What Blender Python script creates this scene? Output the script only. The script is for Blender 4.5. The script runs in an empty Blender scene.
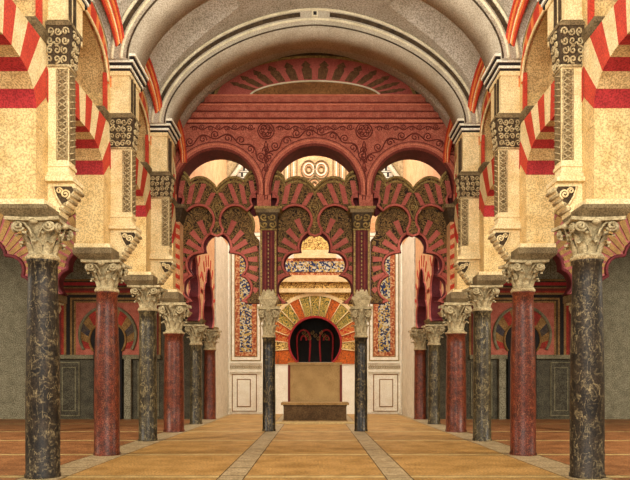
import bpy, bmesh, math, random
from mathutils import Vector
from mathutils.geometry import tessellate_polygon
random.seed(7)
PI = math.pi
SC = bpy.context.scene
C = SC.collection
EYE = 1.6; HZ = 383.0; F = 630.0

# ------------------------------------------------------------ materials
def lin(h):
    h = h.lstrip('#')
    r = [int(h[i:i+2], 16)/255 for i in (0, 2, 4)]
    return tuple((c/12.92 if c <= .04045 else ((c+.055)/1.055)**2.4) for c in r) + (1,)

MATS = {}
def mat(name, c1, c2=None, scale=3.0, grain=.35, gscale=38.0, rough=.75, kind='plain', c3=None, oscale=9.0, bump=0.0, thr=.5):
    if name in MATS: return MATS[name]
    grain = min(.62, grain*1.3)
    m = bpy.data.materials.new(name); m.use_nodes = True
    nt = m.node_tree; N = nt.nodes; L = nt.links
    b = N['Principled BSDF']; b.inputs['Roughness'].default_value = rough
    b.inputs['Specular IOR Level'].default_value = .25
    geo = N.new('ShaderNodeNewGeometry')
    pos = geo.outputs['Position']
    c1 = lin(c1); c2 = lin(c2) if c2 else tuple(x*.72 for x in c1[:3])+(1,)
    def noise(sc, det=4, dist=0.0):
        n = N.new('ShaderNodeTexNoise'); n.inputs['Scale'].default_value = sc
        n.inputs['Detail'].default_value = det; n.inputs['Distortion'].default_value = dist
        L.new(pos, n.inputs['Vector']); return n
    def ramp(src, stops):
        r = N.new('ShaderNodeValToRGB'); e = r.color_ramp.elements
        e[0].position, e[0].color = stops[0]; e[1].position, e[1].color = stops[1]
        for p, c in stops[2:]:
            q = e.new(p); q.color = c
        L.new(src, r.inputs['Fac']); return r.outputs['Color']
    W = (1, 1, 1, 1); K = (0, 0, 0, 1)
    if kind == 'plain':
        col = ramp(noise(scale, 3).outputs['Fac'], [(.32, c2), (.62, c1)])
        hsrc = None
    elif kind == 'ornament':      # curling inlay on a dark ground
        n = noise(oscale, 1.5, 2.2)
        mth = N.new('ShaderNodeMath'); mth.operation = 'MULTIPLY'; mth.inputs[1].default_value = 7.0
        L.new(n.outputs['Fac'], mth.inputs[0])
        fr = N.new('ShaderNodeMath'); fr.operation = 'PINGPONG'; fr.inputs[1].default_value = .5
        L.new(mth.outputs[0], fr.inputs[0])
        col = ramp(fr.outputs[0], [(thr*.5-.04, c1), (thr*.5+.04, c2)])
    elif kind == 'mosaic':
        v = N.new('ShaderNodeTexVoronoi'); v.inputs['Scale'].default_value = oscale; L.new(pos, v.inputs['Vector'])
        sep = N.new('ShaderNodeSeparateColor'); L.new(v.outputs['Color'], sep.inputs[0])
        r = N.new('ShaderNodeValToRGB'); r.color_ramp.interpolation = 'CONSTANT'
        e = r.color_ramp.elements; e[0].position = 0; e[0].color = c1; e[1].position = .4; e[1].color = c2
        q = e.new(.72); q.color = lin(c3)
        L.new(sep.outputs[0], r.inputs['Fac']); col = r.outputs['Color']
    elif kind == 'marble':        # dark stone, pale veins winding up the shaft
        mp = N.new('ShaderNodeMapping'); mp.inputs['Scale'].default_value = (1.6, 1.6, .55)
        mp.inputs['Rotation'].default_value = (.75, .6, 0)
        L.new(pos, mp.inputs['Vector'])
        n = N.new('ShaderNodeTexNoise'); n.inputs['Scale'].default_value = oscale; n.inputs['Detail'].default_value = 6
        n.inputs['Distortion'].default_value = .7; L.new(mp.outputs[0], n.inputs['Vector'])
        base = ramp(noise(scale, 4).outputs['Fac'], [(.35, c2), (.65, c1)])
        vein = ramp(n.outputs['Fac'], [(.488, K), (.499, (.55,.55,.55,1)), (.503, (.55,.55,.55,1)), (.516, K)])
        n2 = noise(oscale*3.0, 5, 1.0)
        v2 = ramp(n2.outputs['Fac'], [(.52, K), (.70, (.7,.7,.7,1))])
        ad = N.new('ShaderNodeMix'); ad.data_type = 'RGBA'; ad.blend_type = 'ADD'; ad.inputs[0].default_value = .6
        L.new(vein, ad.inputs[6]); L.new(v2, ad.inputs[7])
        mx = N.new('ShaderNodeMix'); mx.data_type = 'RGBA'
        L.new(ad.outputs[2], mx.inputs[0]); L.new(base, mx.inputs[6]); mx.inputs[7].default_value = lin(c3)
        col = mx.outputs[2]
    # fine stone grain
    g = noise(gscale, 1)
    gr = ramp(g.outputs['Fac'], [(.38, (1-grain, 1-grain*1.03, 1-grain*1.1, 1)), (.6, (1, 1, 1, 1))])
    mu = N.new('ShaderNodeMix'); mu.data_type = 'RGBA'; mu.blend_type = 'MULTIPLY'; mu.inputs[0].default_value = 1
    L.new(col, mu.inputs[6]); L.new(gr, mu.inputs[7])
    L.new(mu.outputs[2], b.inputs['Base Color'])
    if bump:
        bp = N.new('ShaderNodeBump'); bp.inputs['Strength'].default_value = bump; bp.inputs['Distance'].default_value = .02
        L.new(g.outputs['Fac'], bp.inputs['Height']); L.new(bp.outputs[0], b.inputs['Normal'])
    MATS[name] = m
    return m

cream  = mat('cream_plaster', '#EACA8E', '#D6B070', grain=.33)
cream2 = mat('pale_cream_stone', '#F1DAA8', '#E2C48C', grain=.25)
soffitc= mat('shaded_cream_stone', '#D9B780', '#C69F68', grain=.4)  # cream stone with soffit and recess shade put into the colour
red    = mat('brick_red', '#CE4630', '#BE3A28', grain=.28)
redsof = mat('shaded_and_deep_red', '#B23030', '#9E2628', grain=.35)  # brick red with soffit shade in the colour; elsewhere plain deep red
ledge  = mat('grey_brown_stone', '#8A7654', '#6C5A3E', grain=.4)
stonel = mat('carved_pale_stone', '#CDB88C', '#A89068', scale=6, grain=.4)
stoned = mat('carved_dark_ground', '#54422C', '#382A1A', scale=8, grain=.4)
latt   = mat('mid_carved_ground', '#8C7650', '#6E5A3A', scale=8, grain=.4)
stonem = mat('capital_stone', '#C6B48C', '#94825E', scale=9, grain=.3)
vaultm = mat('grey_vault_plaster', '#C6BCAE', '#B4A998', scale=1.2, grain=.38, gscale=30)
ribm   = mat('vault_rib_stone', '#C2B6A2', '#B0A38E', scale=1.5, grain=.32)
ribl   = mat('pale_rib_moulding', '#E6DCBE', '#D2C6A4', grain=.2)
black  = mat('black_inlay', '#221A18', '#2C2422', grain=.3)
white  = mat('white_marble', '#FBF5E2', '#F1E8D0', grain=.22)
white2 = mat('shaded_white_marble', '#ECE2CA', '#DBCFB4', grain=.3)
scr    = mat('red_screen_plaster', '#C4705A', '#AC5846', grain=.35, scale=5)
scrl   = mat('orange_red_moulding', '#D88266', '#CA7054', grain=.25)
pink   = mat('rose_red_stone', '#BC6456', '#AA5248', grain=.3)
dkred  = mat('maroon_stone', '#642024', '#50181C', grain=.35)
goldor = mat('gold_scroll_inlay', '#2E1C12', '#8E6C3A', kind='ornament', oscale=3.4, grain=.35)
goldb  = mat('dull_gold', '#B09458', '#846A3C', scale=8, grain=.45)
brownp = mat('brown_lunette_plaster', '#946536', '#7E5028', grain=.45)
brownl = mat('olive_brown_leaf', '#7A5636', '#5E3E26', scale=8, grain=.45)
scrdk  = mat('dark_red_line', '#7C3428', '#6A2A20', grain=.3)
orange = mat('orange_stripe', '#E8884A', '#DA7438', grain=.2)
floorn = mat('golden_brown_floor', '#C89A58', '#A47A3C', scale=1.6, grain=.38, gscale=26, rough=.55)
floora = mat('red_brown_floor', '#B47A4A', '#905C34', scale=1.6, grain=.42, gscale=26, rough=.55)
floors = mat('pale_floor_strip', '#C4AC84', '#A48C64', scale=4, grain=.4, gscale=26, rough=.55)
floorj = mat('floor_joint_strip', '#DABC80', '#BC9C62', scale=4, grain=.35, rough=.55)
mdark  = mat('black_veined_marble', '#3B2E1F', '#1C150E', scale=5, kind='marble', oscale=3.6, c3='#A08C66', grain=.45, rough=.5)
mgrey  = mat('grey_veined_marble', '#51462F', '#2C2418', scale=5, kind='marble', oscale=3.0, c3='#B09C70', grain=.45, rough=.4)
mred   = mat('red_porphyry', '#78341E', '#4C2012', scale=6, kind='marble', oscale=4.5, c3='#9A5C3C', grain=.5, rough=.4)
mjet   = mat('jet_black_marble', '#282016', '#15110C', scale=5, kind='marble', oscale=3.2, c3='#A48A5A', grain=.4, rough=.35)
greyw  = mat('grey_green_plaster', '#9A9278', '#827A62', scale=3, grain=.45, gscale=24)
dado   = mat('dark_grey_dado', '#5E5846', '#464032', scale=3, grain=.5, gscale=24)
dadol  = mat('pale_grey_frame', '#8E8668', '#736B50', grain=.4)
darkv  = mat('painted_dark_recess', '#14110E', '#1D1813', grain=.3)  # near-black; the darkness inside openings is put into the colour
aisred = mat('aisle_red_inlay', '#B53A2A', '#8E2A20', grain=.4)
aisor  = mat('aisle_tan_inlay', '#A8804A', '#86602F', grain=.45)
aisbl  = mat('aisle_slate_inlay', '#3E3A44', '#5A4A3A', grain=.45)
rosep  = mat('rose_arch_stone', '#9C5450', '#864440', grain=.35)
ochre  = mat('ochre_arch_stone', '#96733E', '#7C5A2C', grain=.4)
mosb   = mat('blue_gold_mosaic', '#2E3A62', '#C9A85C', kind='mosaic', c3='#D8CFB4', oscale=13, grain=.35)
brick  = mat('orange_border_mosaic', '#BC6A40', '#DCA878', kind='mosaic', c3='#9C4A2C', oscale=16, grain=.3)
goldm  = mat('gold_ornament_mosaic', '#7A5628', '#F0CC78', kind='ornament', oscale=2.4, grain=.3)
fang   = mat('green_gold_fan', '#4E5A34', '#D8B456', kind='ornament', oscale=2.4, grain=.35)
fanr   = mat('red_gold_fan', '#B83A1E', '#D89A4C', kind='ornament', oscale=2.4, grain=.3, thr=.6)
fano   = mat('orange_gold_fan', '#D86A24', '#8A4A1E', kind='ornament', oscale=2.4, grain=.3, thr=.62)
bencht = mat('bench_tan_stone', '#B08C58', '#96723F', grain=.4)
benchd = mat('bench_brown_stone', '#6A5030', '#523A20', grain=.42)
slabm  = mat('altar_slab_stone', '#B79560', '#A08050', scale=2, grain=.35)
peach  = mat('peach_plaster', '#E4B484', '#D69C6A', grain=.3)
ceild  = mat('dark_aisle_ceiling', '#6A5A40', '#50432F', grain=.4)

# ------------------------------------------------------------ mesh builder
class M:
    def __init__(s, sg=1): s.v = []; s.f = []; s.mi = []; s.sm = []; s.sg = sg
    def add(s, vs, fs, mi=0, sm=False):
        o = len(s.v); s.v += [tuple(p) for p in vs]
        for f in fs: s.f.append([i+o for i in f]); s.mi.append(mi); s.sm.append(sm)
    def box(s, x0, x1, y0, y1, z0, z1, mi=0):
        s.frus((x0, x1, y0, y1, z0), (x0, x1, y0, y1, z1), mi)
    def frus(s, a, b, mi=0):
        vs = [(a[0], a[2], a[4]), (a[1], a[2], a[4]), (a[1], a[3], a[4]), (a[0], a[3], a[4]),
              (b[0], b[2], b[4]), (b[1], b[2], b[4]), (b[1], b[3], b[4]), (b[0], b[3], b[4])]
        s.add(vs, [(0, 3, 2, 1), (4, 5, 6, 7), (0, 1, 5, 4), (1, 2, 6, 5), (2, 3, 7, 6), (3, 0, 4, 7)], mi)
    def prism(s, loops, fn, d0, d1, mi=0, ms=None, smooth=False):
        # loops: list of loops of (u, v); fn(u, v, d) -> xyz; front at d0, back at d1
        if loops and not isinstance(loops[0][0], (tuple, list)): loops = [loops]
        ms = mi if ms is None else ms
        flat = [p for l in loops for p in l]; n = len(flat)
        tr = tessellate_polygon([[Vector((p[0], p[1], 0)) for p in l] for l in loops])
        vs = [fn(p[0], p[1], d0) for p in flat] + [fn(p[0], p[1], d1) for p in flat]
        s.add(vs, [tuple(t) for t in tr], mi)
        o = len(s.v)-2*n
        for t in tr: s.f.append([t[2]+n+o, t[1]+n+o, t[0]+n+o]); s.mi.append(mi); s.sm.append(False)
        k = 0
        for l in loops:
            m_ = len(l)
            for i in range(m_):
                a, b = k+i, k+(i+1) % m_
                s.f.append([a+o, b+o, b+n+o, a+n+o]); s.mi.append(ms); s.sm.append(smooth)
            k += m_
    def tube(s, pts, r, n=6, mi=0, closed=False):
        P = [Vector(p) for p in pts]; N = len(P)
        if N < 2: return
        vs = []; up = None
        for i in range(N):
            if closed: t = P[(i+1) % N]-P[i-1]
            else: t = P[min(i+1, N-1)]-P[max(i-1, 0)]
            if t.length < 1e-9: t = Vector((0, 0, 1))
            t.normalize()
            if up is None:
                up = Vector((0, 1, 0)) if abs(t.y) < .9 else Vector((1, 0, 0))
            a = up - t*up.dot(t)
            if a.length < 1e-4: a = Vector((1, 0, 0)) - t*t.x
            a.normalize(); b = t.cross(a); up = a
            rr = r[i] if isinstance(r, (list, tuple)) else r
            for k in range(n):
                an = 2*PI*k/n
                vs.append(P[i]+a*math.cos(an)*rr+b*math.sin(an)*rr)
        fs = []
        for i in range(N if closed else N-1):
            j = (i+1) % N
            for k in range(n):
                fs.append((i*n+k, i*n+(k+1) % n, j*n+(k+1) % n, j*n+k))
        if not closed:
            fs.append(tuple(range(n))); fs.append(tuple((N-1)*n+k for k in range(n)))
        s.add(vs, fs, mi, True)
    def lathe(s, cx, cy, prof, n=32, mi=0, z0=0):
        vs = []
        for r, z in prof:
            for k in range(n):
                a = 2*PI*k/n; vs.append((cx+r*math.cos(a), cy+r*math.sin(a), z+z0))
        fs = []
        for i in range(len(prof)-1):
            for k in range(n):
                fs.append((i*n+k, i*n+(k+1) % n, (i+1)*n+(k+1) % n, (i+1)*n+k))
        s.add(vs, fs, mi, True)
        s.add([v for v in vs[:n]], [tuple(range(n))], mi)
        s.add([v for v in vs[-n:]], [tuple(range(n))], mi)
    def build(s, name, mats, parent=None, label=None, bevel=0):
        if not isinstance(mats, (list, tuple)): mats = [mats]
        L = parent.matrix_world.translation.copy() if parent else Vector((0, 0, 0))
        if parent: L = Vector(WL[parent.name])
        me = bpy.data.meshes.new(name)
        me.from_pydata([(x*s.sg-L.x, y-L.y, z-L.z) for x, y, z in s.v], [], s.f)
        for m in mats: me.materials.append(m)
        for p, mi, sm in zip(me.polygons, s.mi, s.sm): p.material_index = mi; p.use_smooth = sm
        bm = bmesh.new(); bm.from_mesh(me); bmesh.ops.recalc_face_normals(bm, faces=bm.faces); bm.to_mesh(me); bm.free()
        o = bpy.data.objects.new(name, me); C.objects.link(o)
        if parent: o.parent = parent
        WL[o.name] = tuple(L)
        if label: o['label'] = label
        if bevel:
            b = o.modifiers.new('bevel', 'BEVEL'); b.width = bevel; b.segments = 2; b.limit_method = 'ANGLE'
        return o
WL = {}
def thing(name, label, cat, loc, group=None):
    o = bpy.data.objects.new(name, None); C.objects.link(o); o.location = loc
    o.empty_display_size = .2
    o['label'] = label; o['category'] = cat
    if group: o['group'] = group
    WL[o.name] = tuple(loc); return o
def tag(o, label, cat, group=None):
    o['label'] = label; o['category'] = cat
    if group: o['group'] = group
    return o
def struct(o): o['kind'] = 'structure'; return o
def sp(sc, n, cx, cy, r0, r1, turns, a0=0, dirn=1):   # planar spiral points (u, v)
    return [(cx+(r0+(r1-r0)*i/n)*math.cos(a0+dirn*turns*2*PI*i/n), cy+(r0+(r1-r0)*i/n)*math.sin(a0+dirn*turns*2*PI*i/n)) for i in range(n+1)]
SIDE = {-1: 'left', 1: 'right'}
ORD = ['nearest', 'second', 'third', 'fourth', 'fifth', 'farthest']

# plane mapper from reading the photograph at distance D to metres
def mp(D):
    s = D/F
    return (lambda px: (px-315)*s), (lambda py: EYE+(HZ-py)*s), s
def XO(px, D): return (315-px)*D/F
def Z(py, D): return EYE+(HZ-py)*D/F

COLX = 4.65
OFF = [272, 208, 167, 141, 119, 105]
D = [F*COLX/o for o in OFF]
D0 = D[0]-3.3
WF, WB = 4.6, 5.2           # nave face and aisle face of the arcade walls

# ------------------------------------------------------------ floor
def build_floor():
    xs = [-15.5, -4.95, -4.25, -1.63, -1.2, 1.2, 1.63, 4.25, 4.95, 15.5]
    xm = ['a', 's', 'n', 's', 'n', 's', 'n', 's', 'a']
    cuts = []
    for d in [D0]+D+[31.0]: cuts.append((d-.13, d+.13))
    ys = [0.5]; ym = []
    for a, b in cuts: ym.append(0); ys.append(a); ym.append(1); ys.append(b)
    ym.append(0); ys.append(32.6)
    m = M(); idx = {'n': 0, 'a': 1, 's': 2}
    for i in range(len(xs)-1):
        for j in range(len(ys)-1):
            k = idx[xm[i]]
            if ym[j] and xm[i] != 's': k = 3
            g = .006
            if xm[i] == 's' and not ym[j]:
                npc = max(1, round((ys[j+1]-ys[j])/1.0))
                for c_ in range(npc):
                    ya_ = ys[j]+(ys[j+1]-ys[j])*c_/npc; yb_ = ys[j]+(ys[j+1]-ys[j])*(c_+1)/npc
                    m.add([(xs[i]+g, ya_+.012, 0), (xs[i+1]-g, ya_+.012, 0), (xs[i+1]-g, yb_-.012, 0), (xs[i]+g, yb_-.012, 0)], [(0, 1, 2, 3)], k)
                continue
            g = .012
            m.add([(xs[i]+g, ys[j]+g, 0), (xs[i+1]-g, ys[j]+g, 0), (xs[i+1]-g, ys[j+1]-g, 0), (xs[i]+g, ys[j+1]-g, 0)], [(0, 1, 2, 3)], k)
    m.box(-15.5, 15.5, .5, 32.6, -.2, -.008, 4)
    struct(m.build('floor', [floorn, floora, floors, floorj, benchd]))
    # cross joints on the strips under the columns
build_floor()

# ------------------------------------------------------------ columns
def cap_mesh():
    m = M()
    m.lathe(0, 0, [(.235, 0), (.25, .015), (.262, .04), (.25, .065), (.2, .08), (.185, .22), (.195, .42), (.25, .56), (.31, .65)], 24, 0)
    def leaf(a, r0, z0, h, out, w):
        ca, sa = math.cos(a), math.sin(a)
        rows = []
        prof = [(r0, z0, w*.75), (r0+.02, z0+h*.4, w), (r0+out*.3, z0+h*.75, w*.95), (r0+out*.75, z0+h, w*.75), (r0+out*1.08, z0+h*.93, w*.5), (r0+out*1.05, z0+h*.78, w*.22)]
        for (r, z, ww) in prof:
            for t, dr in ((-1, -.02), (-.5, .006), (0, .03), (.5, .006), (1, -.02)):
                rr = r+dr; u = t*ww
                rows.append((rr*ca-u*sa, rr*sa+u*ca, z))
        for (r, z, ww) in prof:
            for t in (-1, -.5, 0, .5, 1):
                rr = r-.035; u = t*ww*.9
                rows.append((rr*ca-u*sa, rr*sa+u*ca, z-.004))
        fs = []
        n = len(prof)*5
        for i in range(len(prof)-1):
            for k in range(4):
                a_ = i*5+k
                fs.append((a_, a_+1, a_+6, a_+5)); fs.append((a_+n, a_+5+n, a_+6+n, a_+1+n))
        m.add(rows, fs, 0, True)
    for k in range(8):
        leaf(2*PI*k/8, .205, .07, .22, .15, .078)
        leaf(2*PI*(k+.5)/8, .205, .22, .24, .19, .07)
    for f in range(4):
        an = f*PI/2; ca, sa = math.cos(an), math.sin(an)
        for side in (-1, 1):
            pts = sp(0, 26, side*.26, .555, .012, .1, 1.7, PI/2 if side > 0 else PI/2, -side)
            P = [(u*ca+(.355+.03*(1-i/26))*sa, u*sa-(.355+.03*(1-i/26))*ca, z) for i, (u, z) in enumerate(pts)]
            m.tube(P, [.035-.014*i/26 for i in range(27)], 6, 0)
            # stalk to the volute
            m.tube([(u*ca+.30*sa, u*sa-.30*ca, z) for u, z in ((side*.05, .36), (side*.09, .5), (side*.17, .62), (side*.26, .655))], .022, 6)
        u, z = 0, .66
        m.lathe(.37*sa, -.37*ca, [(.0, 0), (.06, .02), (.075, .06), (.05, .1), (0.0, .12)], 10, 0, z0=.58)
    # concave-sided abacus
    loop = []
    for f in range(4):
        an = f*PI/2
        for i in range(8):
            t = -1+2*i/8
            u = t*.45; vv = -(.45-.07*(1-t*t))
            loop.append((u*math.cos(an)-vv*math.sin(an), u*math.sin(an)+vv*math.cos(an)))
    m.prism(loop, lambda u, v, d: (u, v, d), .655, .72)
    return m
capm = cap_mesh()
CAP = capm.build('capital', [stonem]); CAPME = CAP.data
bpy.data.objects.remove(CAP)
shaft_cache = {}
def column(x, y, rb, rt, zs, zc, m, label, group, cw=1.0, name='column'):
    t = thing(name, label, 'column', (x, y, 0), group)
    s = M()
    H = zs
    s.lathe(x, y, [(rb*1.06, 0), (rb*1.06, .05), (rb, .07), (rb*1.01, H*.3), (rb*.97, H*.6), (rt*1.02, H*.9), (rt, H-.07), (rt*1.1, H-.05), (rt*1.1, H)], 40)
    s.build('shaft', m, t)
    k = M(); k.lathe(x, y, [(rt*1.05, H-.015), (rt*1.16, H), (rt*1.2, H+.025), (rt*1.16, H+.05), (rt*1.05, H+.06)], 32)
    k.build('necking', stonel, t)
    o = bpy.data.objects.new('capital', CAPME); C.objects.link(o); o.parent = t
    o.location = (0, 0, H+.03); kz = (zc-H-.03)/.72; kx = rt/.235*cw
    o.scale = (kx, kx, kz)
    return t
ZS = [3.69, 3.63, 3.60, 3.22, 3.08, 3.06]
ZC = [4.34, 4.28, 4.26, 4.20, 3.86, 3.95]
RB = [.275, .275, .25, .33, .24, .26]
RT = [.235, .225, .235, .30, .22, .24]
CM = [mdark, mred, mgrey, mred, mgrey, mred]
CN = ['black white-veined marble', 'red porphyry', 'grey veined marble', 'thick red porphyry', 'slim grey marble', 'slim red']
for sg in (-1, 1):
    for i in range(6):
        column(sg*COLX, D[i], RB[i], RT[i], ZS[i], ZC[i], CM[i],
               '%s column, %s from the viewer in the %s row of the nave' % (CN[i], ORD[i], SIDE[sg]), 'columns lining the nave',
               cw=(1.0 if i != 3 else .85))
    # slim jet columns carrying the screen
    f0, g0, s0 = mp(20.8)
    column(sg*46.5*s0, 21.05, .215, .205, 3.12, 4.12, mjet, 'slim jet black column carrying the red screen, %s of the bench' % SIDE[sg], 'black columns under the screen', cw=.95, name='screen_column')

# ------------------------------------------------------------ arcade piers, arches, pilasters
PT = [7.80, 7.62, 7.47]        # top of upper capitals
PB = [7.05, 6.87, 6.78]
PX = [4.24, 4.12, 4.08]
def relief(m, fn, u0, u1, v0, v1, n, r, seed, mi=0, turns=1.3):
    rnd = random.Random(seed)
    W_, H_ = u1-u0, v1-v0
    nu = max(1, round(W_/r/2.1)); nv = max(1, round(H_/r/2.1))
    ru, rv = W_/nu/2, H_/nv/2
    for i in range(nu):
        for j in range(nv):
            cu = u0+ru*(2*i+1); cv = v0+rv*(2*j+1); d = 1 if (i+j) % 2 else -1
            a0 = rnd.random()*2*PI
            pts = sp(0, 18, 0, 0, .12, .95, turns, a0, d)
            m.tube([fn(cu+p[0]*ru, cv+p[1]*rv, -.012) for p in pts], min(ru, rv)*.26, 5, mi)
def pier(sg, i):
    """thick pier standing on a column: impost, shaft and upper shelf"""
    d = D[i]
    t = thing('arcade_pier', 'cream stone pier resting on the %s column of the %s row' % (ORD[i], SIDE[sg]), 'pier', (sg*4.9, d, ZC[i]), 'piers above the nave columns')
    m = M(sg); z = ZC[i]
    zt = 4.58
    m.frus((4.42, 5.12, d-.30, d+.30, z), (4.40, 5.26, d-.43, d+.43, z+.13)); m.box(4.40, 5.26, d-.43, d+.43, z+.13, zt-.04)
    m.build('impost', ledge, t, bevel=.01)
    m = M(sg); m.box(4.45, 5.23, d-.42, d+.42, zt-.04, zt+.05); m.build('plinth', cream2, t, bevel=.01)
    m = M(sg)
    m.box(WF, WB, d-.39, d+.39, zt+.05, 7.42, 0)
    m.box(WF, WB, d-.2, d+.2, 7.58, 8.0, 0)
    m.build('pier_shaft', cream, t)
    m = M(sg)
    m.frus((WF-.01, WB, d-.40, d+.40, 7.40), (WF-.05, WB+.02, d-.50, d+.50, 7.50)); m.box(WF-.05, WB+.02, d-.50, d+.50, 7.50, 7.58)
    m.build('shelf', ledge, t)
    m = M(sg)
    for q in (-1, 1): m.box(WF-.03, WF+.05, d+q*.245-.045, d+q*.245+.045, 7.58, 8.4)
    m.build('edge_strip', red, t, label='red strip edging the upper pier')
def pilaster(sg, i):
    d = D[i]; x = PX[i]; pt, pb = PT[i], PB[i]
    t = thing('wall_pilaster', 'carved pilaster above the %s column of the %s row' % (ORD[i], SIDE[sg]), 'pilaster', (sg*x, d, 4.3), 'pilasters on the nave piers')
    y0, y1 = d+.07, d+.38
    m = M(sg)
    m.box(x, WF-.001, y0, y1, 5.38, pb)
    m.build('shaft', cream2, t, bevel=.008)
    m = M(sg); xa, xb = x+.02, x+.19
    m.box(xa, xb, y0-.012, y0, 5.44, pb-.05, 0)
    m.box(x-.012, x, y0+.03, y1-.03, 5.44, pb-.05, 0)
    n = int((pb-.05-5.44)/.11); h = (pb-.05-5.44)/n
    for k in range(n):
        z = 5.44+k*h
        for a, b in (((xa, z), (xb, z+h)), ((xb, z), (xa, z+h))):
            m.tube([(a[0], y0-.016, a[1]), (b[0], y0-.016, b[1])], .012, 5, 1)
        m.tube([(x-.016, y0+.03, z), (x-.016, y1-.03, z+h)], .012, 5, 1)
    for xx in (xa, xb): m.tube([(xx, y0-.012, 5.44), (xx, y0-.012, pb-.05)], .016, 6, 1)
    m.build('lattice_panel', [latt, stonel], t, label='dark panel carved with a crossing lattice')
    # base mouldings
    m = M(sg)
    m.box(x-.02, WF, y0-.02, y1+.02, 5.32, 5.38); m.box(x, WF, y0, y1, 5.2, 5.32)
    m.frus((x-.08, WF, y0-.10, y1+.06, 5.12), (x-.01, WF, y0-.03, y1+.01, 5.22)); m.box(x-.12, WF, y0-.12, y1+.08, 5.04, 5.12)
    m.build('base_moulding', cream2, t, bevel=.006)
    # bracket
    prof = [(WF, 5.04), (x-.1, 5.04), (x-.12, 4.95), (x-.06, 4.83), (x+.0, 4.76), (x+.02, 4.68), (x+.12, 4.60), (x+.16, 4.5), (x+.26, 4.40), (WF, 4.30)]
    m = M(sg)
    m.prism(prof, lambda u, v, dd: (u, dd, v), y0, y1+.05)
    b = m.build('bracket', cream2, t)
    m = M(sg)
    m.prism([(x+.24, 4.98), (x-.06, 4.98), (x-.09, 4.92), (x+.03, 4.72), (x+.12, 4.68), (x+.22, 4.84)], lambda u, v, dd: (u, dd, v), y0-.012, y0, 0)
    m.tube([(u, y0-.03, v) for u, v in sp(0, 24, x+.045, 4.84, .01, .085, 1.7, 0)], .017, 6, 1)
    m.tube([(u, y0-.03, v) for u, v in sp(0, 20, x+.15, 4.9, .01, .06, 1.5, 1)], .014, 6, 1)
    m.tube([(x+.26, y0-.02, 4.98), (x+.2, y0-.03, 4.8), (x+.12, y0-.02, 4.66)], .018, 6, 1)
    for k in range(7):
        tt = k/6; xx = x-.11+.36*tt; zz = 4.93-.5*tt
        m.tube([(xx, y0-.01, zz), (xx, y1+.05, zz)], .035, 8, 2)
    m.build('scroll_carving', [stoned, cream2, stonel], b)
    # capital
    m = M(sg)
    m.frus((x-.005, WF, y0-.01, y1+.01, pb), (x-.07, WF+.04, y0-.09, y1+.09, pt-.1), 0)
    m.tube([(WF, y0-.02, pb), (x-.01, y0-.02, pb), (x-.01, y1+.02, pb)], .025, 6, 1)
    H_ = pt-.1-pb
    def fcam(u, v, h):
        k = (v-pb)/H_; return (u-.06*k, y0-.01-.08*k+h, v)
    def fnav(u, v, h):
        k = (v-pb)/H_; return (x-.005-.065*k+h, u, v)
    relief(m, fcam, x+.01, WF+.03, pb+.03, pt-.12, 6, .065, i*3+1, 1)
    relief(m, fnav, y0, y1, pb+.03, pt-.12, 6, .08, i*3+2, 1)
    cp = m.build('capital', [stoned, stonel], t)  # one light carved stone; shade in its gaps painted as a dark ground
    m = M(sg); m.box(x-.09, WF+.04, y0-.11, y1+.11, pt-.1, pt-.04); m.frus((x-.06, WF+.04, y0-.08, y1+.08, pt-.04), (x, WF+.04, y0-.02, y1+.02, pt+.04)); m.build('abacus', ledge, cp)
    # upper stage and stepped cornice
    m = M(sg)
    m.box(x+.06, WF-.001, y0+.01, y1+.5, pt, 8.60, 0)
    m.box(x+.03, WF, y0-.02, y1+.53, 8.50, 8.60, 0); m.box(x+.03, WF, y0-.02, y1+.2, pt+.03, pt+.1, 0)
    m.box(x+.02, x+.06, y0+.15, y0+.2, pt+.1, 8.50, 1)
    m.box(x+.02, x+.06, y0+.36, y0+.41, pt+.1, 8.50, 1)
    m.build('upper_stage', [cream2, stoned], t)
    m = M(sg)
    zc = 8.60; hs = [.056]*6
    for k in range(6):
        e = .03*k
        m.box(x+.03-e, WF+.02, y0-.02-e*.8, d+1.05+e*.3, zc, zc+hs[k]+.002, 1 if k % 2 == 0 else 0)
        zc += hs[k]
    m.build('cornice', [white, black], t, label='stepped cornice striped black and white')
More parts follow.
